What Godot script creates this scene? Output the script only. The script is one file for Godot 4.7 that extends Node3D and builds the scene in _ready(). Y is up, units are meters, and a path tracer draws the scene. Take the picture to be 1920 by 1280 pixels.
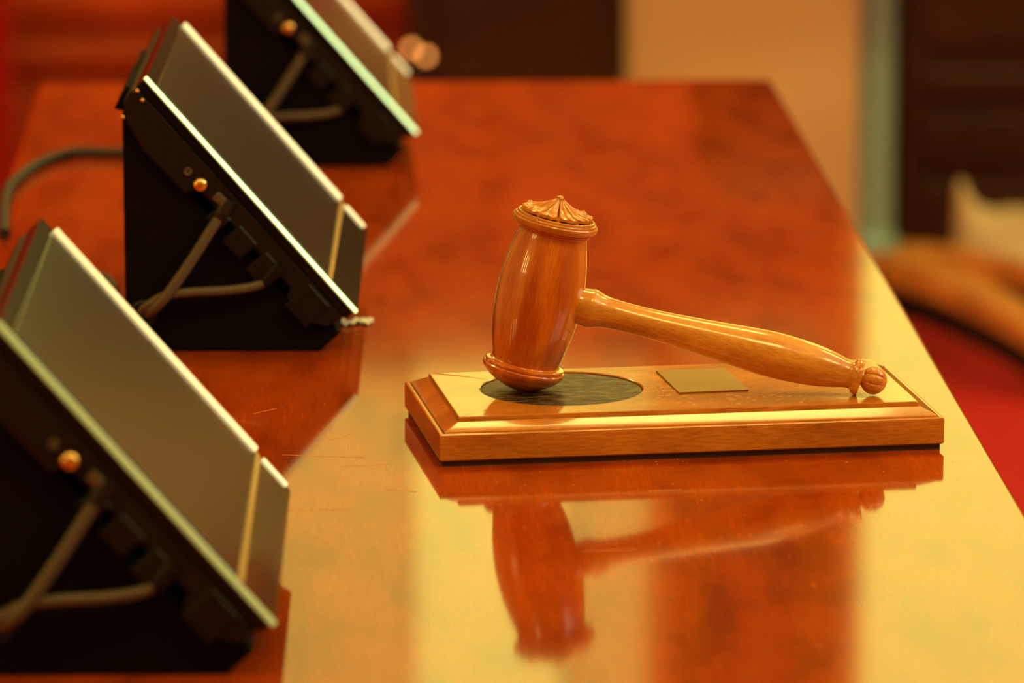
extends Node3D

# ---------------------------------------------------------------- mesh building
class MB extends RefCounted:
	var v := PackedVector3Array()
	var i := PackedInt32Array()
	func tri(a: Vector3, b: Vector3, c: Vector3) -> void:
		var n := v.size()
		v.append(a); v.append(b); v.append(c)
		i.append(n); i.append(n + 1); i.append(n + 2)
	func quad(a: Vector3, b: Vector3, c: Vector3, d: Vector3) -> void:
		tri(a, b, c); tri(a, c, d)
	func grid(rows: Array, closed := true) -> void:
		for k in rows.size() - 1:
			var p: PackedVector3Array = rows[k]
			var q: PackedVector3Array = rows[k + 1]
			var n := p.size()
			for j in (n if closed else n - 1):
				var m := (j + 1) % n
				quad(p[j], p[m], q[m], q[j])
	func cap(ring: PackedVector3Array, flip := false) -> void:
		var c := Vector3.ZERO
		for p in ring: c += p
		c /= ring.size()
		for j in ring.size():
			var a := ring[j]
			var b := ring[(j + 1) % ring.size()]
			if flip: tri(c, b, a)
			else: tri(c, a, b)
	func add(o: MB, t := Transform3D()) -> void:
		var n := v.size()
		for p in o.v: v.append(t * p)
		for k in o.i: i.append(n + k)

# closed shapes: turned outward by their signed volume, normals smoothed where faces meet at less than «deg»
func finish(m: MB, deg := 35.0, closed := true) -> ArrayMesh:
	var tris: Array[PackedVector3Array] = []
	var vol := 0.0
	for k in range(0, m.i.size(), 3):
		var a := m.v[m.i[k]]
		var b := m.v[m.i[k + 1]]
		var c := m.v[m.i[k + 2]]
		if (b - a).cross(c - a).length_squared() < 1e-20: continue
		vol += a.dot(b.cross(c))
		tris.append(PackedVector3Array([a, b, c]))
	var flip := closed and vol > 0.0      # Godot's front faces run clockwise
	var fn := PackedVector3Array()
	var at := {}
	for k in tris.size():
		var t := tris[k]
		if flip:
			t = PackedVector3Array([t[0], t[2], t[1]])
			tris[k] = t
		var n := (t[2] - t[0]).cross(t[1] - t[0])
		fn.append(n)
		for p in t:
			var key := Vector3i((p * 200000.0).round())
			if at.has(key): at[key].append(k)
			else: at[key] = PackedInt32Array([k])
	var lim := cos(deg_to_rad(deg))
	var V := PackedVector3Array()
	var N := PackedVector3Array()
	for k in tris.size():
		var me := fn[k].normalized()
		for p in tris[k]:
			var s := Vector3.ZERO
			for o in at[Vector3i((p * 200000.0).round())]:
				var on: Vector3 = fn[o]
				if on.normalized().dot(me) >= lim: s += on
			V.append(p)
			N.append(s.normalized() if s.length_squared() > 0 else me)
	var arr := []
	arr.resize(Mesh.ARRAY_MAX)
	arr[Mesh.ARRAY_VERTEX] = V
	arr[Mesh.ARRAY_NORMAL] = N
	var out := ArrayMesh.new()
	out.add_surface_from_arrays(Mesh.PRIMITIVE_TRIANGLES, arr)
	return out

func lathe(prof: Array, seg := 64) -> MB:   # [radius, height] pairs from one end to the other
	var m := MB.new()
	var rows := []
	for p in prof:
		var r := PackedVector3Array()
		for j in seg:
			var a := TAU * j / seg
			r.append(Vector3(p[0] * cos(a), p[1], p[0] * sin(a)))
		rows.append(r)
	m.grid(rows)
	if prof[0][0] > 0: m.cap(rows[0], true)
	if prof[-1][0] > 0: m.cap(rows[-1])
	return m

func smooth_profile(prof: Array, step := 0.0012) -> Array:   # Catmull-Rom through [r, y] points
	var out := []
	for k in prof.size() - 1:
		var p0 := Vector2(prof[maxi(k - 1, 0)][0], prof[maxi(k - 1, 0)][1])
		var p1 := Vector2(prof[k][0], prof[k][1])
		var p2 := Vector2(prof[k + 1][0], prof[k + 1][1])
		var p3 := Vector2(prof[mini(k + 2, prof.size() - 1)][0], prof[mini(k + 2, prof.size() - 1)][1])
		var n := maxi(2, int(p1.distance_to(p2) / step))
		for j in n:
			var q := p1.cubic_interpolate(p2, p0, p3, float(j) / n)
			out.append([maxf(q.x, 0.0), q.y])
	out.append(prof[-1])
	return out

func ring_rect(hx: float, hz: float, y: float, c: float, seg := 3) -> PackedVector3Array:
	var r := PackedVector3Array()
	for k in 4:
		var sx: float = [1, -1, -1, 1][k]
		var sz: float = [1, 1, -1, -1][k]
		for j in seg + 1:
			var a := PI / 2 * (k + float(j) / seg)
			r.append(Vector3(sx * (hx - c) + c * cos(a), y, sz * (hz - c) + c * sin(a)))
	return r

func sweep_rect(L: float, D: float, prof: Array, c := 0.001, seg := 2, caps := true) -> MB:   # [inset, height] pairs, upwards
	var m := MB.new()
	var rows := []
	for p in prof: rows.append(ring_rect(L / 2 - p[0], D / 2 - p[0], p[1], maxf(c - p[0] * 0.0, 0.0002), seg))
	m.grid(rows)
	if caps:
		m.cap(rows[0], true)
		m.cap(rows[-1])
	return m

func rbox(size: Vector3, b := 0.002, at := Vector3.ZERO) -> MB:   # chamfered box standing on «at»
	var h := size.y
	var m := sweep_rect(size.x, size.z, [[b, 0.0], [b * 0.3, b * 0.3], [0.0, b], [0.0, h - b], [b * 0.3, h - b * 0.3], [b, h]], maxf(b, 0.0003), 2)
	var o := MB.new()
	o.add(m, Transform3D(Basis(), at))
	return o

func inset_poly(p: PackedVector2Array, d: float) -> PackedVector2Array:
	var area := 0.0
	for k in p.size(): area += p[k].cross(p[(k + 1) % p.size()])
	var s := 1.0 if area > 0 else -1.0
	var out := PackedVector2Array()
	for k in p.size():
		var e1 := (p[k] - p[k - 1 if k else p.size() - 1]).normalized()
		var e2 := (p[(k + 1) % p.size()] - p[k]).normalized()
		var n1 := Vector2(-e1.y, e1.x) * s
		var n2 := Vector2(-e2.y, e2.x) * s
		var bis := (n1 + n2).normalized()
		out.append(p[k] + bis * d / maxf(0.4, bis.dot(n1)))
	return out

func prism(poly: PackedVector2Array, z0: float, z1: float, b := 0.0008) -> MB:   # outline in x and y, run along z
	var m := MB.new()
	var inner := inset_poly(poly, b)
	var rows := []
	for w in [[inner, z0], [poly, z0 + b], [poly, z1 - b], [inner, z1]]:
		var r := PackedVector3Array()
		for p in w[0]: r.append(Vector3(p.x, p.y, w[1]))
		rows.append(r)
	m.grid(rows)
	var ix := Geometry2D.triangulate_polygon(inner)
	# grid() runs the rows so that the caps turn as below whichever way the outline runs
	for k in range(0, ix.size(), 3):
		var A := Vector2(inner[ix[k]]); var B := Vector2(inner[ix[k + 1]]); var C := Vector2(inner[ix[k + 2]])
		var ccw := (B - A).cross(C - A) > 0
		var area := 0.0
		for q in inner.size(): area += inner[q].cross(inner[(q + 1) % inner.size()])
		if ccw != (area > 0):
			var t := B; B = C; C = t
		m.tri(Vector3(A.x, A.y, z1), Vector3(B.x, B.y, z1), Vector3(C.x, C.y, z1))
		m.tri(Vector3(A.x, A.y, z0), Vector3(C.x, C.y, z0), Vector3(B.x, B.y, z0))
	return m

func tube(pts: Array, r: float, seg := 14, step := 0.004) -> MB:
	var c := Curve3D.new()
	c.bake_interval = step
	for k in pts.size():
		var a: Vector3 = pts[maxi(k - 1, 0)]
		var b: Vector3 = pts[mini(k + 1, pts.size() - 1)]
		var d: Vector3 = (b - a) / 6.0
		c.add_point(pts[k], -d, d)
	var bp := c.get_baked_points()
	var m := MB.new()
	var rows := []
	var side := Vector3.UP
	for k in bp.size():
		var d := (bp[mini(k + 1, bp.size() - 1)] - bp[maxi(k - 1, 0)]).normalized()
		if k == 0: side = d.cross(Vector3(0.31, 0.87, 0.38)).normalized()
		side = (side - d * side.dot(d)).normalized()
		var up := d.cross(side)
		var row := PackedVector3Array()
		for j in seg:
			var t := TAU * j / seg
			row.append(bp[k] + (side * cos(t) + up * sin(t)) * r)
		rows.append(row)
	m.grid(rows)
	m.cap(rows[0], true)
	m.cap(rows[-1])
	return m

func dome(r: float, h: float, seg := 24) -> MB:
	var prof := [[0.0, -0.001]]
	prof.append([r, -0.001])
	for k in 9: prof.append([r * cos(PI / 2 * k / 8.0), h * sin(PI / 2 * k / 8.0)])
	prof[-1][0] = 0.0
	return lathe(prof, seg)

# ---------------------------------------------------------------- nodes
var taken := {}
func numbered(called: String) -> String:
	var n: int = taken.get(called, 0)
	taken[called] = n + 1
	return called if n == 0 else "%s_%03d" % [called, n]

func thing(called: String, label: String, category: String, at := Vector3.ZERO, turn := 0.0, group := "") -> Node3D:
	var o := Node3D.new()
	o.name = numbered(called)
	add_child(o)
	o.position = at
	o.rotation.y = turn
	o.set_meta("label", label)
	o.set_meta("category", category)
	if group: o.set_meta("group", group)
	return o

func part(called: String, mesh: Mesh, mat: Material, parent: Node3D, at := Transform3D()) -> MeshInstance3D:
	var o := MeshInstance3D.new()
	o.name = called
	o.mesh = mesh
	o.material_override = mat
	o.transform = at
	parent.add_child(o, true)
	return o

func struct(called: String, mesh: Mesh, mat: Material, label: String, category: String, at := Vector3.ZERO) -> MeshInstance3D:
	var o := MeshInstance3D.new()
	o.name = called
	o.mesh = mesh
	o.material_override = mat
	o.position = at
	o.set_meta("kind", "structure")
	o.set_meta("label", label)
	o.set_meta("category", category)
	add_child(o, true)
	return o

func box_at(x0: float, x1: float, y0: float, y1: float, z0: float, z1: float, b := 0.002) -> MB:
	return rbox(Vector3(x1 - x0, y1 - y0, z1 - z0), b, Vector3((x0 + x1) / 2, y0, (z0 + z1) / 2))

# ---------------------------------------------------------------- materials
func noise_tex(seed_: int, freq: float, octaves: int, cols: Array, size := 512, stops: Array = [], warp := 0.0, kind := FastNoiseLite.TYPE_SIMPLEX_SMOOTH) -> NoiseTexture2D:
	var n := FastNoiseLite.new()
	n.seed = seed_
	n.noise_type = kind
	n.frequency = freq
	n.fractal_octaves = octaves
	if warp > 0:
		n.domain_warp_enabled = true
		n.domain_warp_amplitude = warp
		n.domain_warp_frequency = freq * 0.7
	var g := Gradient.new()
	var offs := PackedFloat32Array()
	var cc := PackedColorArray()
	for k in cols.size():
		offs.append(float(stops[k]) if stops.size() else float(k) / (cols.size() - 1))
		cc.append(cols[k])
	g.offsets = offs
	g.colors = cc
	var t := NoiseTexture2D.new()
	t.width = size
	t.height = size
	t.seamless = true
	t.generate_mipmaps = false
	t.noise = n
	t.color_ramp = g
	return t

func rgb8(r: int, g: int, b: int) -> Color: return Color8(r, g, b)

func plain(c: Color, rough := 0.5, metal := 0.0, spec := 0.5) -> StandardMaterial3D:
	var m := StandardMaterial3D.new()
	m.albedo_color = c
	m.roughness = rough
	m.metallic = metal
	m.metallic_specular = spec
	return m

func wood(fine: Texture2D, fine_scale: Vector3, broad: Texture2D, broad_scale: Vector3, rough: float, coat := 0.0) -> StandardMaterial3D:
	var m := StandardMaterial3D.new()
	m.albedo_texture = fine
	m.uv1_triplanar = true
	m.uv1_scale = fine_scale
	m.uv1_triplanar_sharpness = 4.0
	m.detail_enabled = true
	m.detail_albedo = broad
	m.detail_blend_mode = BaseMaterial3D.BLEND_MODE_MUL
	m.detail_uv_layer = BaseMaterial3D.DETAIL_UV_2
	m.uv2_triplanar = true
	m.uv2_scale = broad_scale
	m.uv2_triplanar_sharpness = 4.0
	m.roughness = rough
	if coat > 0:
		m.clearcoat_enabled = true
		m.clearcoat = coat
		m.clearcoat_roughness = 0.04
	return m

func glow(c: Color, e: float) -> StandardMaterial3D:
	var m := plain(Color(0.8, 0.75, 0.6), 0.6)
	m.emission_enabled = true
	m.emission = c
	m.emission_energy_multiplier = e
	return m

const TOP := 0.75          # height of the table top
var M := {}

func _ready() -> void:
	# ---------------- camera, surroundings, lights, exposure
	var cam := Camera3D.new()
	cam.name = "camera"
	add_child(cam)
	var lens := CameraAttributesPhysical.new()
	lens.frustum_focal_length = 179.47
	lens.frustum_focus_distance = 3.05
	lens.exposure_aperture = 6.6
	cam.attributes = lens
	cam.fov = 7.65071
	cam.near = 0.05
	cam.far = 60.0
	cam.position = Vector3(0, TOP + 0.675, 0)
	cam.rotation = Vector3(-0.203742, -0.039651, 0)
	cam.current = true

	var we := WorldEnvironment.new()
	we.name = "surroundings"
	var env := Environment.new()
	env.background_mode = Environment.BG_COLOR
	env.background_color = Color(0, 0, 0)
	env.tonemap_mode = Environment.TONE_MAPPER_LINEAR
	env.tonemap_exposure = 1.0
	env.sdfgi_enabled = true
	env.ssao_enabled = true
	env.ssil_enabled = true
	we.environment = env
	add_child(we)

	make_materials()
	ceiling_lamps()
	windows()
	room()
	furniture()
	make_table()
	make_block()
	make_gavel()
	make_monitors()
	small_things()

func make_materials() -> void:
	M.table = wood(noise_tex(11, 0.02, 5, [rgb8(160, 59, 1), rgb8(166, 63, 2), rgb8(172, 68, 4)], 1024, [0.2, 0.5, 0.85]), Vector3(16, 16, 0.9),
		noise_tex(12, 0.012, 4, [Color(0.82, 0.75, 0.7), Color(0.94, 0.92, 0.9), Color(1, 1, 1)], 512, [0.15, 0.45, 0.8]), Vector3(3.0, 3.0, 0.9), 0.065)
	M.block = wood(noise_tex(21, 0.03, 5, [rgb8(206, 122, 34), rgb8(222, 138, 44), rgb8(232, 152, 58)], 512, [0.2, 0.5, 0.85]), Vector3(4, 40, 40),
		noise_tex(22, 0.01, 3, [Color(0.8, 0.76, 0.7), Color(1, 1, 1)], 256), Vector3(5, 9, 9), 0.2, 0.5)
	M.head = wood(noise_tex(31, 0.03, 5, [rgb8(206, 104, 10), rgb8(216, 117, 14), rgb8(228, 134, 24)], 512, [0.2, 0.5, 0.85]), Vector3(70, 4, 70),
		noise_tex(32, 0.012, 3, [Color(0.86, 0.72, 0.6), Color(0.96, 0.9, 0.85), Color(1, 1.0, 1)], 256, [0.25, 0.5, 0.7]), Vector3(18, 2, 18), 0.25, 1.0)
	M.handle = wood(noise_tex(41, 0.035, 5, [rgb8(228, 148, 48), rgb8(244, 170, 64), rgb8(250, 186, 84)], 512, [0.2, 0.5, 0.85]), Vector3(60, 7, 60),
		noise_tex(42, 0.012, 3, [Color(0.82, 0.74, 0.62), Color(1, 1, 1)], 256), Vector3(20, 5, 20), 0.25, 0.9)
	M.carved = wood(noise_tex(51, 0.03, 4, [rgb8(216, 130, 30), rgb8(230, 148, 42), rgb8(240, 164, 58)], 256), Vector3(40, 40, 40),
		noise_tex(52, 0.02, 3, [Color(0.8, 0.72, 0.6), Color(1, 1, 1)], 256), Vector3(20, 20, 20), 0.3, 0.7)
	var slate := plain(Color.WHITE, 0.38)
	slate.albedo_texture = noise_tex(61, 0.02, 5, [rgb8(40, 31, 17), rgb8(68, 54, 33), rgb8(112, 94, 58)], 512, [0.3, 0.5, 0.7])
	slate.uv1_triplanar = true
	slate.uv1_scale = Vector3(5, 20, 16)
	slate.heightmap_enabled = true
	slate.heightmap_texture = noise_tex(62, 0.02, 4, [Color.BLACK, Color.WHITE], 512)
	slate.heightmap_scale = 0.12
	M.slate = slate
	M.plinth = plain(rgb8(58, 34, 20), 0.6)
	var brass := plain(rgb8(164, 126, 62), 0.4, 0.6)
	M.plaque = brass
	M.brass = plain(rgb8(244, 200, 116), 0.25, 1.0)
	M.shell = plain(rgb8(24, 16, 13), 0.5, 0.0, 0.35)
	M.housing = plain(rgb8(16, 10, 9), 0.75, 0.0, 0.2)
	M.bezel = plain(rgb8(8, 8, 7), 0.25, 0.0, 0.4)
	M.port = plain(rgb8(22, 14, 11), 0.45, 0.0, 0.35)
	M.cable = plain(rgb8(92, 80, 62), 0.35)
	M.dark_cable = plain(rgb8(30, 31, 30), 0.5)
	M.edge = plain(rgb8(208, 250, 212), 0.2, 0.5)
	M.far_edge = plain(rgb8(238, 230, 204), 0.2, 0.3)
	M.ridge = plain(rgb8(196, 172, 104), 0.25)
	M.glass = plain(rgb8(50, 42, 36), 0.1)
	M.screen = plain(rgb8(50, 38, 40), 0.14, 0.0, 0.36)
	M.fleck = plain(rgb8(232, 176, 96), 0.35)
	M.scratch = plain(rgb8(232, 164, 84), 0.2)
	M.scrap = plain(rgb8(236, 232, 210), 0.5)
	# the room
	var plaster := plain(Color.WHITE, 0.85)
	plaster.albedo_texture = noise_tex(81, 0.01, 3, [rgb8(214, 186, 140), rgb8(226, 200, 156)], 256)
	plaster.uv1_triplanar = true
	M.plaster = plaster
	M.ceiling = plain(rgb8(236, 226, 206), 0.9)
	var pile := plain(Color.WHITE, 0.95)
	pile.albedo_texture = noise_tex(82, 0.05, 4, [rgb8(170, 14, 22), rgb8(205, 22, 30)], 256)
	pile.uv1_triplanar = true
	pile.uv1_scale = Vector3(3, 3, 3)
	M.carpet = pile
	M.curtain = plain(rgb8(176, 24, 10), 0.9)
	M.mahogany = wood(noise_tex(91, 0.02, 4, [rgb8(200, 74, 8), rgb8(226, 96, 14)], 512), Vector3(1.0, 5, 5), noise_tex(92, 0.01, 3, [Color(0.7, 0.66, 0.6), Color(1, 1, 1)], 256), Vector3(1, 1, 1), 0.4)
	M.dark_wood = wood(noise_tex(93, 0.02, 4, [rgb8(52, 24, 12), rgb8(76, 38, 18)], 512), Vector3(1.0, 5, 5), noise_tex(94, 0.01, 3, [Color(0.7, 0.66, 0.6), Color(1, 1, 1)], 256), Vector3(1, 1, 1), 0.45)
	M.chair_wood = wood(noise_tex(95, 0.02, 4, [rgb8(226, 150, 70), rgb8(240, 172, 92)], 256), Vector3(4, 20, 20), noise_tex(96, 0.01, 3, [Color(0.8, 0.76, 0.7), Color(1, 1, 1)], 256), Vector3(3, 3, 3), 0.35)
	M.teal = plain(rgb8(140, 198, 204), 0.4, 0.2)
	M.black = plain(rgb8(20, 19, 20), 0.5)
	M.leather = plain(rgb8(40, 28, 24), 0.45)
	M.cream = plain(rgb8(244, 212, 172), 0.6)
	M.canvas = plain(rgb8(248, 236, 200), 0.9)
	M.paint = plain(rgb8(70, 40, 22), 0.6)
	M.gilt = plain(rgb8(190, 140, 60), 0.4, 0.6)
	M.lit_window = glow(Color(0.9, 1.0, 0.44), 1.12)
	M.dim_window = glow(Color(0.95, 1.0, 0.42), 0.4)
	M.day_window = glow(Color(1.0, 1.0, 0.82), 2.1)
	M.lamp_face = glow(Color(1.0, 0.89, 0.47), 6.0)
	M.glint_glow = glow(Color(1.0, 0.62, 0.3), 4.6)  # emission stands in for highlights on brass knobs, not a lamp

# ---------------------------------------------------------------- lights
func ceiling_lamps() -> void:
	var rows := ["row nearest the viewer", "middle row", "row nearest the far wall"]
	for k in 3:
		for c in 3:
			var t := thing("ceiling_lamp", "square ceiling lamp panel, %s, %s" % [["left", "centre", "right"][c], rows[k]], "lamp", Vector3([-1.2, 0.52, 1.9][c], 3.16, [-1.6, -4.25, -6.5][k]), 0.0, "ceiling lamps")
			part("frame", finish(sweep_rect(0.66, 0.66, [[0.0, -0.005], [0.0, 0.04]], 0.004, 2)), M.ceiling, t)
			part("diffuser", finish(rbox(Vector3(0.58, 0.008, 0.58), 0.002, Vector3(0, -0.012, 0))), M.lamp_face, t)
			var l := AreaLight3D.new()
			l.name = "light"
			l.area_size = Vector2(0.58, 0.58)
			l.light_color = Color(1.0, 0.89, 0.47)
			l.light_energy = 0.92
			l.shadow_enabled = true
			l.set("area_range", 20.0)
			l.rotation = Vector3(-PI / 2, 0, 0)
			l.position = Vector3(0, -0.02, 0)
			t.add_child(l)

func windows() -> void:
	# panes as [left, right, bright or dim] along the wall, from sill to head
	window_of(1, "lit window of three warm frosted panes above the wainscot, its middle pane brightest", Vector3(0, 1.75, -7.86), 0.0, 1.05,
		[[-0.2, 0.145, M.dim_window, 0.08], [0.155, 0.395, M.lit_window, 0.2], [0.405, 0.53, M.dim_window, 0.08]], Color(1.0, 0.95, 0.5))
	window_of(2, "wide lit window with warm frosted panes at the back right", Vector3(0, 1.4, -7.86), 0.0, 1.4,
		[[0.87, 1.3, M.lit_window, 0.2], [1.31, 1.74, M.lit_window, 0.2], [1.75, 2.18, M.lit_window, 0.2]], Color(1.0, 0.95, 0.5))
	window_of(3, "wide daylight window in the right wall", Vector3(2.36, 1.8, -2.7), -PI / 2, 1.25,
		[[-1.3, -0.44, M.day_window, 0.5], [-0.43, 0.43, M.day_window, 0.5], [0.44, 1.3, M.day_window, 0.5]], Color(1.0, 1.0, 0.84))
	window_of(4, "three narrow warm lit panes in the left wall", Vector3(-2.96, 1.5, -1.4), PI / 2, 0.55,
		[[-0.5, -0.34, M.lamp_face, 1.6], [-0.08, 0.08, M.lamp_face, 1.6], [0.34, 0.5, M.lamp_face, 1.6]], Color(1.0, 0.9, 0.5))

func window_of(number: int, label: String, at: Vector3, turn: float, H: float, panes: Array, tint: Color) -> void:
	var t := Node3D.new()
	t.name = "window_%d" % number
	t.set_meta("kind", "structure")
	t.set_meta("label", label)
	t.set_meta("category", "window")
	add_child(t)
	t.position = at
	t.rotation.y = turn
	var x0: float = panes[0][0]
	var x1: float = panes[-1][1]
	var fr := MB.new()
	for x in [x0 - 0.02, x1 + 0.02]: fr.add(rbox(Vector3(0.04, H + 0.08, 0.06), 0.006, Vector3(x, -0.04, 0)))
	for y in [-0.04, H]: fr.add(rbox(Vector3(x1 - x0, 0.04, 0.06), 0.006, Vector3((x0 + x1) / 2, y, 0)))
	part("window_frame", finish(fr), M.chair_wood, t)
	for k in panes.size():
		var p: Array = panes[k]
		part("pane", finish(rbox(Vector3(p[1] - p[0], H, 0.012), 0.001, Vector3((p[0] + p[1]) / 2, 0, -0.01))), p[2], t)
		if k: part("mullion", finish(rbox(Vector3(p[0] - panes[k - 1][1], H, 0.03), 0.002, Vector3((p[0] + panes[k - 1][1]) / 2, 0, -0.01))), M.chair_wood, t)
		var l := AreaLight3D.new()
		l.name = "light"
		l.area_size = Vector2(p[1] - p[0], H)
		l.light_color = tint
		l.light_energy = p[3] * H * (p[1] - p[0])
		l.shadow_enabled = true
		l.set("area_range", 20.0)
		l.rotation = Vector3(0, PI, 0)
		l.position = Vector3((p[0] + p[1]) / 2, H / 2, 0.005)
		t.add_child(l, true)

# ---------------------------------------------------------------- the room
func room() -> void:
	struct("floor", finish(box_at(-3.2, 2.6, -0.2, 0.0, -8.2, 2.2)), M.carpet, "plain red carpet covering the floor around the table", "floor")
	struct("ceiling", finish(box_at(-3.2, 2.6, 3.2, 3.4, -8.2, 2.2)), M.ceiling, "plain cream ceiling over the room", "ceiling")
	struct("wall_back", finish(box_at(-3.2, 2.6, 0.0, 3.2, -8.2, -7.9)), M.plaster, "cream plaster wall at the far end of the room", "wall")
	struct("wall_left", finish(box_at(-3.2, -3.0, 0.0, 3.2, -7.9, 2.0)), M.plaster, "cream plaster wall along the left side", "wall")
	struct("wall_right", finish(box_at(2.4, 2.6, 0.0, 3.2, -7.9, 2.0)), M.plaster, "cream plaster wall along the right side", "wall")
	struct("wall_front", finish(box_at(-3.2, 2.6, 0.0, 3.2, 2.0, 2.2)), M.plaster, "cream plaster wall behind the viewer", "wall")
	# mahogany wainscot: rails, and fielded panels between them
	var t := Node3D.new()
	t.name = "trim_1"
	t.set_meta("kind", "structure")
	t.set_meta("label", "red mahogany wainscot with horizontal mouldings behind the left end of the table")
	t.set_meta("category", "wainscot")
	add_child(t)
	t.position = Vector3(0, 0, -7.86)
	part("backing", finish(box_at(-3.0, 0.84, 0.0, 1.66, -0.035, -0.01, 0.001)), M.mahogany, t)
	for y in [[0.0, 0.2], [0.245, 0.275], [0.32, 0.37], [1.58, 1.675]]:
		part("rail", finish(box_at(-3.0, 0.84, y[0], y[1], -0.012, 0.022, 0.008)), M.mahogany, t)
	for k in 7:
		part("panel", finish(box_at(-2.96 + k * 0.54, -2.5 + k * 0.54, 0.42, 1.54, -0.012, 0.012, 0.012)), M.mahogany, t)
	# curtain of deep vertical folds at the far left
	var c := MB.new()
	var rows := []
	for side in 2:
		for y in ([0.02, 2.6] if side == 0 else [2.6, 0.02]):
			var r := PackedVector3Array()
			for j in 121:
				var x := -1.5 + 1.045 * j / 120.0
				r.append(Vector3(x, y, -7.72 + 0.035 * sin(x * 52.0) + (-0.012 if side else 0.0)))
			rows.append(r)
	rows.append(rows[0])
	c.grid(rows, false)
	var cu := part("red_curtain", finish(c, 60), M.curtain, self)
	cu.set_meta("label", "red curtain hanging in folds beside the wainscot at the far left")
	cu.set_meta("category", "curtain")

func furniture() -> void:
	# dark cabinet beyond the end of the table
	var t := thing("cabinet", "dark brown wooden cabinet with two added amber glows for brass knob glints beyond the far end of the table", "cabinet", Vector3(0.2985, 0, -7.6))
	part("carcass", finish(rbox(Vector3(0.311, 0.62, 0.36), 0.006, Vector3(0, 0, 0))), M.dark_wood, t)
	part("cabinet_top", finish(rbox(Vector3(0.311, 0.03, 0.38), 0.006, Vector3(0, 0.62, 0))), M.dark_wood, t)
	part("door", finish(rbox(Vector3(0.25, 0.52, 0.02), 0.005, Vector3(0.015, 0.06, 0.19))), M.dark_wood, t)
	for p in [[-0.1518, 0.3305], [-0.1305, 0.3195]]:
		part("knob_glint", finish(dome(0.0055, 0.006)), M.glint_glow, t, Transform3D(Basis(Vector3.RIGHT, PI / 2), Vector3(p[0], p[1], 0.181)))  # added glowing domes imitate light glinting off brass door knobs
	# low cream cupboard
	t = thing("cupboard", "low cream painted cupboard beyond the far right corner of the table", "cupboard", Vector3(0.6555, 0, -7.62))
	part("carcass", finish(rbox(Vector3(0.385, 0.8, 0.3), 0.006)), M.cream, t)
	part("cupboard_top", finish(rbox(Vector3(0.395, 0.025, 0.32), 0.006, Vector3(0, 0.8, 0))), M.cream, t)
	part("plinth", finish(rbox(Vector3(0.37, 0.02, 0.302), 0.002, Vector3(0, 0, 0.003))), M.cream, t)
	# dark desk at the right
	t = thing("desk", "dark wooden desk with horizontal panels at the right edge behind the chairs", "desk", Vector3(1.545, 0, -7.6))
	part("carcass", finish(rbox(Vector3(1.34, 0.72, 0.4), 0.004)), M.dark_wood, t)
	part("desk_top", finish(rbox(Vector3(1.38, 0.04, 0.46), 0.008, Vector3(0, 0.72, 0.01))), M.dark_wood, t)
	for y in [[0.02, 0.13], [0.16, 0.235], [0.255, 0.3], [0.335, 0.69]]:
		part("panel", finish(rbox(Vector3(1.3, y[1] - y[0], 0.03), 0.008, Vector3(0, y[0], 0.205))), M.dark_wood, t)
	# framed painting between the windows
	t = thing("painting", "dark framed painting on the wall between the two lit windows", "painting", Vector3(0.7, 1.9, -7.88))
	part("frame", finish(sweep_rect(0.24, 0.8, [[0.0, 0.0], [0.0, 0.03], [0.02, 0.045], [0.04, 0.03], [0.04, 0.02]], 0.002, 2)), M.gilt, t, Transform3D(Basis(Vector3.RIGHT, PI / 2), Vector3(0, 0.4, -0.018)))
	part("canvas", finish(rbox(Vector3(0.165, 0.73, 0.008), 0.001, Vector3(0, 0.045, 0.006))), M.paint, t)
	# swivel chairs with curved wooden legs
	make_chair("swivel chair with teal column and curved wooden base legs, right of the table's far corner", Vector3(0.757, 0, -6.75), 0.0)
	# cream bag with two peaked corners
	t = thing("canvas_bag", "cream canvas bag with two peaked corners on the floor behind the chair leg", "bag", Vector3(0.99, 0, -7.0), 0.1)
	var m := MB.new()
	var rows := []
	for k in 15:
		var f := k / 14.0
		var r := PackedVector3Array()
		for j in 48:
			var a := TAU * j / 48
			var x := 0.095 * signf(cos(a)) * pow(absf(cos(a)), 0.6) * (1.0 - 0.06 * f)
			var z := 0.06 * signf(sin(a)) * pow(absf(sin(a)), 0.7) * (1.0 - 0.55 * f * f)
			var peak := 0.15 + 0.05 * pow(absf(cos(a)), 2.0)
			r.append(Vector3(x, peak * f + 0.004 * sin(a * 5.0 + f * 4.0) * f, z + 0.006 * sin(f * 9.0 + a * 3.0)))
		rows.append(r)
	for k in 8:
		var f := 1.0 - k / 7.0 * 0.9
		var r := PackedVector3Array()
		for p in rows[14]: r.append(Vector3(p.x * 0.9, p.y * f - 0.003, p.z * 0.8))
		rows.append(r)
	m.grid(rows)
	m.cap(rows[0], true)
	m.cap(rows[-1])
	part("bag_body", finish(m, 60), M.canvas, t)
	for s in [-1, 1]:
		part("strap", finish(tube([Vector3(-0.03, 0.12, s * 0.024), Vector3(-0.02, 0.15, s * 0.03), Vector3(0.02, 0.15, s * 0.03), Vector3(0.03, 0.12, s * 0.024)], 0.004)), M.canvas, t)

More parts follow.
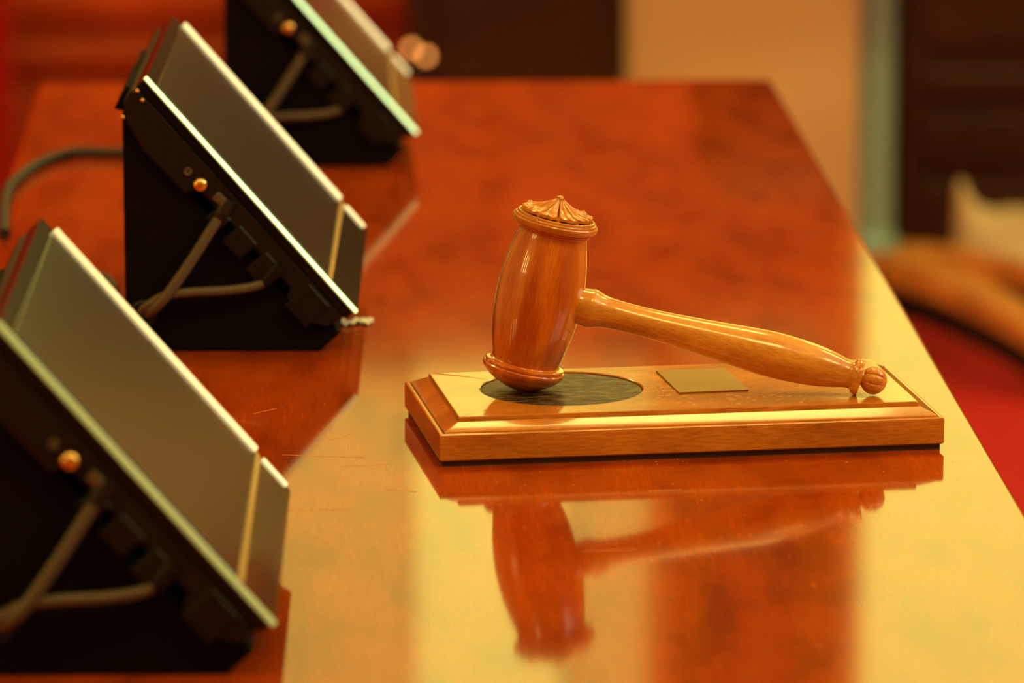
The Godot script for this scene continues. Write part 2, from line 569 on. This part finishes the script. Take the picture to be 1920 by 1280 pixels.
func make_chair(label: String, at: Vector3, turn: float) -> Node3D:
	var t := thing("swivel_chair", label, "chair", at, turn)
	part("column", finish(lathe([[0.034, 0.13], [0.034, 0.16], [0.03, 0.172], [0.0245, 0.178], [0.0245, 0.55], [0.03, 0.555], [0.03, 0.6]], 32), 40), M.teal, t)
	part("hub", finish(lathe([[0.03, 0.09], [0.045, 0.095], [0.05, 0.12], [0.048, 0.145], [0.036, 0.155]], 32), 40), M.black, t)
	for k in 5:
		var ang := 0.85 + TAU * k / 5.0
		var up := PackedVector2Array()
		var lo := PackedVector2Array()
		for j in 13:
			var f := j / 12.0
			var x := 0.03 + 0.31 * f
			var y := 0.155 - 0.075 * pow(f, 1.7)
			up.append(Vector2(x, y))
			lo.append(Vector2(x, y - 0.048 + 0.012 * f))
		lo.reverse()
		var cap := up.duplicate()
		cap.append_array(lo)
		var base := PackedVector2Array()
		for p in lo: base.append(p + Vector2(0, 0.002))
		var low := lo.duplicate()
		low.reverse()
		for p in low: base.append(p + Vector2(0, -0.036))
		var leg := part("leg", finish(prism(cap, -0.026, 0.026, 0.006), 40), M.chair_wood, t, Transform3D(Basis(Vector3.UP, -ang), Vector3.ZERO))
		part("underside", finish(prism(base, -0.022, 0.022, 0.003), 40), M.black, leg)
		var w := MB.new()
		for s in [-1, 1]:
			w.add(lathe([[0.016, -0.008], [0.021, -0.005], [0.021, 0.005], [0.016, 0.008]], 20), Transform3D(Basis(Vector3.RIGHT, PI / 2), Vector3(0.33, 0.0215, s * 0.013)))
		w.add(lathe([[0.006, 0.02], [0.006, 0.05]], 12), Transform3D(Basis(), Vector3(0.325, 0, 0)))
		part("caster", finish(w, 40), M.black, leg)
	part("seat", finish(sweep_rect(0.42, 0.42, [[0.06, 0.6], [0.02, 0.61], [0.0, 0.64], [0.01, 0.68], [0.06, 0.7]], 0.07, 6), 50), M.leather, t)
	part("backrest", finish(sweep_rect(0.46, 0.6, [[0.06, 0.0], [0.02, 0.01], [0.0, 0.04], [0.02, 0.07], [0.06, 0.085]], 0.07, 6), 50), M.leather, t, Transform3D(Basis(Vector3.RIGHT, PI / 2 + 0.12), Vector3(0, 1.02, -0.28)))
	return t

# ---------------------------------------------------------------- table
func make_table() -> void:
	var x0 := -0.236
	var x1 := 0.3993
	var z0 := -4.384
	var z1 := -0.9
	var t := thing("table", "long polished red mahogany table carrying the gavel and the monitors", "table", Vector3((x0 + x1) / 2, 0, (z0 + z1) / 2))
	var W := x1 - x0
	var L := z1 - z0
	part("tabletop", finish(sweep_rect(W, L, [[0.012, TOP - 0.045], [0.004, TOP - 0.04], [0.0, TOP - 0.034], [0.0, TOP - 0.005], [0.0006, TOP - 0.002], [0.0018, TOP - 0.0006], [0.004, TOP]], 0.006, 4), 40), M.table, t)
	for s in [-1, 1]:
		part("apron", finish(rbox(Vector3(0.022, 0.1, L - 0.14), 0.003, Vector3(s * (W / 2 - 0.05), TOP - 0.145, 0))), M.table, t)
		part("apron", finish(rbox(Vector3(W - 0.14, 0.1, 0.022), 0.003, Vector3(0, TOP - 0.145, s * (L / 2 - 0.05)))), M.table, t)
		for q in [-1, 1]:
			part("leg", finish(lathe(smooth_profile([[0.022, 0.0], [0.026, 0.02], [0.02, 0.06], [0.026, 0.12], [0.034, 0.4], [0.028, 0.5], [0.036, 0.53], [0.036, TOP - 0.045]], 0.01), 32), 40), M.table, t, Transform3D(Basis(), Vector3(s * (W / 2 - 0.06), 0, q * (L / 2 - 0.06))))

# ---------------------------------------------------------------- sounding block
const BL := 0.3021
const BD := 0.1518
const BH := 0.0269
const BLOCK_TURN := 0.11676
const BLOCK_AT := Vector3(0.21412, 0.75, -2.9956)
const DISC := Vector3(-0.06535, 0.0, -0.0068)     # centre of the disc from the block's own centre
const DISC_R := 0.0488

func make_block() -> void:
	var t := thing("sounding_block", "honey brown wooden sounding block with moulded edge under the gavel", "gavel block", BLOCK_AT, BLOCK_TURN)
	part("plinth", finish(sweep_rect(BL - 0.004, BD - 0.004, [[0.0, 0.0], [0.0, 0.0034]], 0.001, 2)), M.plinth, t)
	# body: side, little fillet, cove, step up to the panel; the panel has a round recess
	var prof := [[0.0012, 0.0033], [0.0, 0.0042], [0.0, 0.0184], [0.0003, 0.0190], [0.0009, 0.0193], [0.0024, 0.0194], [0.0027, 0.0186], [0.0027, 0.0180], [0.0034, 0.0180], [0.0036, 0.0198],
		[0.0042, 0.0203], [0.0080, 0.0222], [0.0118, 0.0240], [0.0124, 0.0242], [0.0126, 0.0238], [0.0130, 0.0238], [0.0132, 0.0263], [0.0135, 0.0268], [0.0141, BH]]
	var m := sweep_rect(BL, BD, prof, 0.0009, 2, false)
	var first := ring_rect(BL / 2 - 0.0012, BD / 2 - 0.0012, 0.0033, 0.0009, 2)
	m.cap(first, true)
	var outer := ring_rect(BL / 2 - 0.0141, BD / 2 - 0.0141, BH, 0.0009, 2)
	var dense := PackedVector3Array()
	for k in outer.size():
		var a := outer[k]
		var b := outer[(k + 1) % outer.size()]
		var n := maxi(1, int(a.distance_to(b) / 0.004))
		for j in n: dense.append(a.lerp(b, float(j) / n))
	var lip := PackedVector3Array()
	var edge := PackedVector3Array()
	var low := PackedVector3Array()
	for p in dense:
		var d := Vector3(p.x - DISC.x, 0, p.z - DISC.z).normalized()
		lip.append(Vector3(DISC.x, BH, DISC.z) + d * (DISC_R + 0.0007))
		edge.append(Vector3(DISC.x, BH - 0.0004, DISC.z) + d * DISC_R)
		low.append(Vector3(DISC.x, BH - 0.0022, DISC.z) + d * DISC_R)
	m.grid([dense, lip, edge, low])
	m.cap(low)
	part("block_body", finish(m, 28), M.block, t)
	part("strike_disc", finish(lathe([[DISC_R - 0.0006, BH - 0.0021], [DISC_R - 0.0004, BH - 0.0012], [DISC_R - 0.0010, BH - 0.0010]], 120), 30), M.slate, t, Transform3D(Basis(), DISC))
	part("plaque", finish(rbox(Vector3(0.0428, 0.0011, 0.0644), 0.0003)), M.plaque, t, Transform3D(Basis(Vector3.UP, 0.03), Vector3(0.1729 - BL / 2, BH - 0.0001, BD / 2 - 0.0885)))

	var rng := RandomNumberGenerator.new()
	rng.seed = 21
	var w := MB.new()
	for k in 70:
		var p := Vector2(rng.randfn(-0.008, 0.006), rng.randf_range(-0.012, 0.034))
		if k > 34: p = Vector2(rng.randf_range(-0.01, 0.095), rng.randfn(0.038, 0.009))
		if p.distance_to(Vector2(DISC.x, DISC.z)) < DISC_R + 0.002 or absf(p.y) > BD / 2 - 0.016: continue
		w.add(rbox(Vector3(rng.randf_range(0.0012, 0.0042), 0.00012, rng.randf_range(0.0006, 0.0016)), 0.00004), Transform3D(Basis(Vector3.UP, rng.randf_range(-0.4, 0.4)), Vector3(p.x, BH, p.y)))
	var flecks := part("wear_flecks", finish(w, 20, false), M.fleck, t)
	flecks.set_meta("kind", "stuff")

# ---------------------------------------------------------------- gavel
func make_gavel() -> void:
	var t := thing("gavel", "turned wooden gavel leaning on its handle on the sounding block", "gavel", Vector3(0.1354, 0.7769, -2.99301), -0.12764)
	var tilt := Transform3D(Basis(Vector3(0, 0, 1), -0.2077), Vector3(-0.00955, 0.01308, 0))
	var prof := [[0.0, -0.0136], [0.004, -0.0135], [0.0085, -0.0126], [0.0125, -0.0109], [0.0165, -0.0088], [0.0194, -0.0070], [0.0206, -0.0061], [0.0207, -0.0057], [0.0213, -0.0054], [0.0222, -0.0046], [0.0224, -0.0040], [0.0231, -0.0037],
		[0.0243, -0.0024], [0.0250, -0.0008], [0.0249, 0.0004], [0.0243, 0.0010], [0.0236, 0.0011], [0.0236, 0.0014], [0.0241, 0.0021], [0.0239, 0.0029], [0.0231, 0.0034], [0.0212, 0.0036]]
	var barrel := smooth_profile([[0.0204, 0.0042], [0.0206, 0.0065], [0.0219, 0.0115], [0.0238, 0.0200], [0.0253, 0.0300], [0.0261, 0.0390], [0.0262, 0.0470], [0.0256, 0.0570], [0.0243, 0.0670], [0.0225, 0.0760], [0.0210, 0.0820], [0.0206, 0.0845]], 0.0015)
	prof.append_array(barrel)
	prof.append_array([[0.0212, 0.0848], [0.0217, 0.0852], [0.0218, 0.0858], [0.0214, 0.0861], [0.0221, 0.0864], [0.0226, 0.0869], [0.0226, 0.0874], [0.0222, 0.0878]])
	part("head", finish(lathe(prof, 128), 30), M.head, t, tilt)
	var cap := [[0.019, 0.0876], [0.0228, 0.0877], [0.0242, 0.0882], [0.0250, 0.0890], [0.0255, 0.0902], [0.0258, 0.0914], [0.0258, 0.0919], [0.0254, 0.0924], [0.0249, 0.0924], [0.0246, 0.0919], [0.0246, 0.0932], [0.0243, 0.0937], [0.0239, 0.0938],
		[0.0235, 0.0934], [0.0235, 0.0945], [0.0232, 0.0951], [0.0226, 0.0953], [0.0220, 0.0950], [0.0216, 0.0940], [0.0, 0.0938]]
	part("head_cap", finish(lathe(cap, 128), 30), M.carved, t, tilt)
	part("rosette", finish(rosette(), 32), M.carved, t, tilt)
	# handle
	var lie := Transform3D(Basis(Vector3(0, 0, 1), -(PI / 2 + 0.23714)), Vector3(0, 0.05727, 0))
	var hp := smooth_profile([[0.0112, 0.0180], [0.0113, 0.0262], [0.0117, 0.0295], [0.0119, 0.0318], [0.0115, 0.0338], [0.0105, 0.0365], [0.0095, 0.0405], [0.0090, 0.0460], [0.0087, 0.0560], [0.0089, 0.0700], [0.0097, 0.0850], [0.0107, 0.1000], [0.0119, 0.1150],
		[0.0130, 0.1280], [0.0138, 0.1400], [0.0138, 0.1510], [0.0131, 0.1640], [0.0119, 0.1740], [0.0103, 0.1820], [0.0089, 0.1875], [0.0083, 0.1905], [0.0085, 0.1922]], 0.0014)
	hp.append_array([[0.0097, 0.1932], [0.0104, 0.1935], [0.0105, 0.1946], [0.0108, 0.1949], [0.0111, 0.1956], [0.0113, 0.1968], [0.0111, 0.1976], [0.0106, 0.1979], [0.0070, 0.1982], [0.0048, 0.1984], [0.0044, 0.1995]])
	part("handle", finish(lathe(hp, 72), 30), M.handle, t, lie)
	# ball finial carved in eight lobes
	var m := MB.new()
	var rows := []
	for k in 33:
		var a := PI * k / 32.0
		var r := PackedVector3Array()
		for j in 128:
			var b := TAU * j / 128
			var lobe := absf(sin(b * 4.0 + 0.35))
			var R := 0.0082 * (1.0 - 0.10 * pow(1.0 - lobe, 3.0) * pow(sin(a), 0.7) + 0.02 * lobe)
			r.append(Vector3(R * sin(a) * cos(b), -0.0080 * cos(a), R * sin(a) * sin(b)))
		rows.append(r)
	m.grid(rows)
	part("finial", finish(m, 40), M.carved, t, lie * Transform3D(Basis(), Vector3(0, 0.2056, 0)))

func rosette() -> MB:
	var m := MB.new()
	var base := 0.0939
	var n := 10
	var seg := 24
	for layer in 2:      # small pointed sepals, then the ring of dished petals over them
		for k in n:
			var half := TAU / n / 2.0 * (0.5 if layer == 0 else 0.97)
			var mid := TAU * (k + (0.5 if layer == 0 else 0.0)) / n + 1.137
			var top := []
			var under := []
			for i in 17:
				var f := i / 16.0
				var a := PackedVector3Array()
				var b := PackedVector3Array()
				for j in seg + 1:
					var s := j / float(seg) * 2.0 - 1.0
					var R := 0.0
					var h := 0.0
					var w := half
					var lift := 0.0
					if layer == 0:
						R = lerpf(0.012, 0.0212, f)
						w = half * (1.0 - 0.92 * f * f)
						h = 0.0012 + 0.0018 * (1.0 - absf(s))
					else:
						var tip := 0.0214 * (0.80 + 0.20 * pow(1.0 - pow(absf(s), 2.4), 0.5))
						R = lerpf(0.0014, tip, f)
						h = 0.0034 + 0.0086 * pow(1.0 - f, 1.9)
						h += 0.0007 * f * exp(-pow((absf(s) - 0.80) / 0.13, 2.0)) + 0.0009 * pow(f, 0.5) * exp(-pow(s / 0.17, 2.0))
						h += 0.0007 * exp(-pow((f - 0.93) / 0.05, 2.0)) * (1.0 - s * s)
						h -= 0.0016 * f * pow(absf(s), 12.0)
						lift = 0.0021 * smoothstep(0.35, 0.7, f)
					a.append(Vector3(R * cos(mid + s * w), base + h, R * sin(mid + s * w)))
					b.append(Vector3(R * cos(mid + s * w), base + lift - 0.0002, R * sin(mid + s * w)))
				top.append(a)
				under.append(b)
			m.grid(top, false)
			for i in 16:
				for j in seg: m.quad(under[i][j], under[i + 1][j], under[i + 1][j + 1], under[i][j + 1])
				m.quad(top[i][0], top[i + 1][0], under[i + 1][0], under[i][0])
				m.quad(top[i + 1][seg], top[i][seg], under[i][seg], under[i + 1][seg])
			for j in seg:
				m.quad(top[16][j], top[16][j + 1], under[16][j + 1], under[16][j])
				m.quad(top[0][j + 1], top[0][j], under[0][j], under[0][j + 1])
	m.add(lathe([[0.0026, base + 0.009], [0.0025, base + 0.0118], [0.0020, base + 0.0126], [0.0012, base + 0.0131], [0.0, base + 0.0133]], 32))
	return m

# ---------------------------------------------------------------- desk monitors
const MW := 0.278
func slope(u: float, n: float) -> Vector2:    # along the tilted screen from its lower edge, and out of it
	return Vector2(0.0253, 0.0285) + Vector2(-0.659, 0.752) * u + Vector2(0.752, 0.659) * n

func slope_poly(a: Array) -> PackedVector2Array:
	var p := PackedVector2Array()
	for k in a: p.append(slope(k[0], k[1]))
	return p

func bevel_bar(u0: float, u1: float, z: float, depth: float, rise: float) -> MB:   # bar along the slope; its bevel leans from the near side up to the back
	var m := MB.new()
	var rows := []
	for u in [u0, u0 + 0.0006, u1 - 0.0006, u1]:
		var e := 0.0005 if u == u0 or u == u1 else 0.0
		var r := PackedVector3Array()
		for q in [[-0.0034, z], [-0.0026, z], [-0.0026 + rise - e, z - depth + 0.0006 + e], [-0.0026 + rise - e, z - depth], [-0.0034, z - depth]]:
			var p := slope(u, q[0])
			r.append(Vector3(p.x, p.y, q[1]))
		rows.append(r)
	m.grid(rows)
	m.cap(rows[0], true)
	m.cap(rows[-1])
	return m

func make_monitors() -> void:
	var group := "tilted touch screen monitors in a row on the table"
	var t := thing("desk_monitor", "black tilted desk monitor in the middle of the row, white scrap at its foot", "monitor", Vector3(0.00377, TOP, -3.2336), -0.03422, group)
	var house := PackedVector2Array([Vector2(-0.1255, 0), Vector2(0, 0), Vector2(0.0131, 0.0116), Vector2(0.0094, 0.0176), Vector2(0.0004, 0.0151), slope(0.012, -0.029), slope(0.165, -0.033), Vector2(-0.1185, 0.1600), Vector2(-0.1203, 0.1627), Vector2(-0.1255, 0.1558)])
	part("housing", finish(prism(house, -MW + 0.004, -0.004, 0.0015), 25), M.housing, t)
	var back := slope_poly([[0.003, -0.0095], [0.2005, -0.0095], [0.2030, -0.0150], [0.2005, -0.0230], [0.1880, -0.0305], [0.1680, -0.0345], [0.1300, -0.0335], [0.1270, -0.0250], [0.0400, -0.0235], [0.0360, -0.0300], [0.0130, -0.0285], [0.0050, -0.0230]])
	part("back_cover", finish(prism(back, -MW - 0.001, 0.0025, 0.0015), 25), M.shell, t)
	part("bezel", finish(prism(slope_poly([[0.001, -0.0098], [0.2028, -0.0098], [0.2028, -0.0038], [0.001, -0.0038]]), -MW - 0.0015, 0.003, 0.0008), 25), M.bezel, t)
	# glass plate: dark surface with pale polished edges
	var plate := part("glass_plate", finish(prism(slope_poly([[0.0006, -0.0039], [0.2032, -0.0039], [0.2032, -0.0002], [0.0006, -0.0002]]), -MW - 0.001, 0.0028, 0.0006), 25), M.glass, t)
	# ground edges: long bevels that face up and towards the near side
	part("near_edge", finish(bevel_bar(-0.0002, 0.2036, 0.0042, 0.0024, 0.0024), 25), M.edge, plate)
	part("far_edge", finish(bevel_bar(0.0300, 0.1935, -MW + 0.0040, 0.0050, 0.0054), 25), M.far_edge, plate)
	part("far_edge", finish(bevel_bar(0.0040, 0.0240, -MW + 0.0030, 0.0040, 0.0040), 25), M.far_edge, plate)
	part("screen", finish(prism(slope_poly([[0.0300, -0.0006], [0.1935, -0.0006], [0.1935, 0.0006], [0.0300, 0.0006]]), -MW + 0.0036, -0.0004, 0.0005), 25), M.screen, plate)
	part("lower_edge", finish(prism(slope_poly([[0.0265, -0.0006], [0.0298, -0.0006], [0.0298, 0.0014], [0.0255, 0.0004]]), -MW + 0.0008, -0.0004, 0.0005), 25), M.ridge, plate)
	# ports on the near side
	var ports := [[0.098, 0.110, -0.034, -0.022], [0.075, 0.092, -0.036, -0.020], [0.052, 0.068, -0.037, -0.019], [0.014, 0.034, -0.0335, -0.012]]
	for p in ports:
		part("port_block", finish(prism(slope_poly([[p[0], p[2]], [p[1], p[2]], [p[1], p[3]], [p[0], p[3]]]), -0.02, 0.0035, 0.001), 25), M.port, t)
	# brass thumb screw, screw hole, small screws
	var side := Basis(Vector3.RIGHT, PI / 2)
	part("thumb_screw", finish(dome(0.0049, 0.0035), 40), M.brass, t, Transform3D(side, Vector3(-0.0756, 0.1107, 0.003)))
	part("screw_hole", finish(lathe([[0.0013, 0.0], [0.0013, 0.0008], [0.0022, 0.0012], [0.0027, 0.0006], [0.0027, -0.001]], 24), 40), M.cable, t, Transform3D(side, Vector3(-0.0834, 0.1193, 0.003)))
	for p in [[-0.1150, 0.1715], [-0.1120, 0.1655], [-0.1245, 0.1545]]:
		part("screw", finish(dome(0.0014, 0.0010, 14), 40), M.brass, t, Transform3D(side, Vector3(p[0], p[1], 0.0028)))
	# grommet and the two cables that dive into it
	part("grommet", finish(lathe([[0.0062, -0.002], [0.0062, 0.0018], [0.0072, 0.0028], [0.0086, 0.0022], [0.0090, 0.0], [0.0090, -0.002]], 32), 40), M.black, t, Transform3D(side, Vector3(-0.1137, 0.0255, -0.004)))
	var p1 := Vector3(-0.0632, 0.0905, 0.001)
	var c1 := part("cable", finish(tube([p1, Vector3(-0.0690, 0.0815, 0.003), Vector3(-0.0830, 0.0600, 0.006), Vector3(-0.0985, 0.0385, 0.008), Vector3(-0.1080, 0.0285, 0.004), Vector3(-0.1120, 0.0245, -0.006)], 0.0036), 60), M.cable, t)
	var plug := MB.new()
	plug.add(lathe([[0.0036, -0.003], [0.0050, 0.0], [0.0054, 0.006], [0.0046, 0.012]], 20), Transform3D(Basis(Vector3(0, 0, 1), -0.58), p1))
	part("plug", finish(plug, 40), M.black, c1)
	var ferr := MB.new()
	ferr.add(rbox(Vector3(0.008, 0.006, 0.007), 0.001), Transform3D(Basis(Vector3(0, 0, 1), -0.72), p1 + Vector3(-0.0020, 0.0090, 0.002)))
	part("connector", finish(ferr), M.cable, c1)
	var p2 := Vector3(-0.0345, 0.0470, 0.001)
	var c2 := part("cable", finish(tube([p2, Vector3(-0.0430, 0.0440, 0.003), Vector3(-0.0600, 0.0420, 0.005), Vector3(-0.0830, 0.0410, 0.006), Vector3(-0.1000, 0.0385, 0.006), Vector3(-0.1120, 0.0305, 0.003), Vector3(-0.1160, 0.0255, -0.006)], 0.0031), 60), M.cable, t)
	plug = MB.new()
	plug.add(lathe([[0.0031, -0.002], [0.0046, 0.001], [0.0052, 0.008], [0.0052, 0.014]], 20), Transform3D(Basis(Vector3(0, 0, 1), -0.75), p2))
	part("plug", finish(plug, 40), M.port, c2)
	# hinge box behind the top of the screen
	part("hinge_box", finish(prism(PackedVector2Array([Vector2(-0.1330, 0.1540), Vector2(-0.1180, 0.1500), Vector2(-0.1150, 0.1640), Vector2(-0.1250, 0.1690)]), -0.20, -0.035, 0.001), 25), M.housing, t)
	var pc := part("power_cable", finish(tube([Vector3(-0.1230, 0.012, -0.09), Vector3(-0.1320, 0.008, -0.10), Vector3(-0.1420, 0.0042, -0.15), Vector3(-0.1495, 0.0042, -0.205), Vector3(-0.1590, 0.0042, -0.235), Vector3(-0.1760, 0.0042, -0.240), Vector3(-0.187, 0.0042, -0.21), Vector3(-0.186, 0.0042, -0.10), Vector3(-0.18, 0.0042, 0.05)], 0.0042), 60), M.dark_cable, t)
	# the nearest and the farthest of the row
	var a := t.duplicate()
	a.name = numbered("desk_monitor")
	add_child(a)
	a.position = Vector3(-0.0443, TOP, -2.449)
	a.rotation.y = -0.02204
	a.set_meta("label", "black tilted desk monitor nearest the viewer, cut off by the left frame edge")
	var b := t.duplicate()
	b.name = numbered("desk_monitor")
	add_child(b)
	b.position = Vector3(0.0578, TOP, -3.9427)
	b.rotation.y = -0.00212
	b.set_meta("label", "black tilted desk monitor farthest along the table, cut off by the top of the frame")
	var bc: MeshInstance3D = b.get_node("power_cable")
	bc.mesh = finish(tube([Vector3(-0.1230, 0.012, -0.03), Vector3(-0.150, 0.007, -0.04), Vector3(-0.208, 0.0042, -0.048), Vector3(-0.246, 0.0042, -0.052), Vector3(-0.272, 0.0042, 0.004), Vector3(-0.2860, 0.0042, 0.085), Vector3(-0.2880, 0.0042, 0.13), Vector3(-0.286, 0.0042, 0.2), Vector3(-0.28, 0.0042, 0.3)], 0.0042), 60)

# ---------------------------------------------------------------- small things on the table
func small_things() -> void:
	var t := thing("paper_scrap", "small crumpled white scrap on the table at the foot of the middle monitor", "scrap", Vector3(0.0285, TOP, -3.326), 0.1)
	var rng := RandomNumberGenerator.new()
	rng.seed = 7
	var m := MB.new()
	var rows := []
	for k in 5:
		var r := PackedVector3Array()
		for j in 9:
			r.append(Vector3(-0.0105 + 0.021 * j / 8.0 + rng.randf_range(-0.0012, 0.0012), rng.randf_range(0.0008, 0.0038), -0.007 + 0.014 * k / 4.0 + rng.randf_range(-0.0014, 0.0014) + 0.003 * sin(j)))
		rows.append(r)
	var low := []
	for row in rows:
		var r := PackedVector3Array()
		for p in row: r.append(p - Vector3(0, 0.0007, 0))
		low.append(r)
	low.reverse()
	m.grid(rows, false)
	m.grid(low, false)
	part("scrap_sheet", finish(m, 20, false), M.scrap, t)
	# dust on the varnish: uncountable
	var d := MultiMesh.new()
	d.transform_format = MultiMesh.TRANSFORM_3D
	var bit := MB.new()
	bit.add(lathe([[0.0005, 0.0], [0.00055, 0.0001], [0.0003, 0.0002]], 6))
	d.mesh = finish(bit, 60)
	d.instance_count = 150
	for k in 150:
		var p := Vector3(rng.randf_range(-0.05, 0.38), TOP, rng.randf_range(-3.3, -2.4))
		if k < 60: p = Vector3(rng.randf_range(0.08, 0.36), TOP, rng.randf_range(-2.92, -2.68))
		var s := rng.randf_range(0.25, 1.0)
		d.set_instance_transform(k, Transform3D(Basis(Vector3.UP, rng.randf() * TAU).scaled(Vector3(s * rng.randf_range(0.7, 1.6), s, s)), p))
	var sc := MB.new()
	for q in [[-0.055, -2.862, 0.062, 0.05], [0.005, -2.935, 0.05, -0.2], [0.015, -2.985, 0.022, 0.9], [0.03, -2.91, 0.03, 0.15], [-0.03, -3.06, 0.02, 0.8], [0.0, -2.80, 0.04, 0.0], [0.05, -2.845, 0.018, -0.3], [0.16, -2.70, 0.03, 0.1], [0.2, -2.84, 0.02, 0.1]]:
		sc.add(rbox(Vector3(q[2], 0.00012, 0.0005), 0.00004), Transform3D(Basis(Vector3.UP, q[3]), Vector3(q[0], TOP, q[1])))
	var sm := MeshInstance3D.new()
	sm.name = "scratches"
	sm.mesh = finish(sc, 20, false)
	sm.material_override = M.scratch
	sm.set_meta("kind", "stuff")
	sm.set_meta("label", "thin pale scratches in the varnish of the table top")
	sm.set_meta("category", "scratches")
	add_child(sm)
	var o := MultiMeshInstance3D.new()
	o.name = "dust"
	o.multimesh = d
	o.material_override = M.scratch
	o.set_meta("kind", "stuff")
	o.set_meta("label", "fine pale dust specks scattered over the polished table top")
	o.set_meta("category", "dust")
	add_child(o)
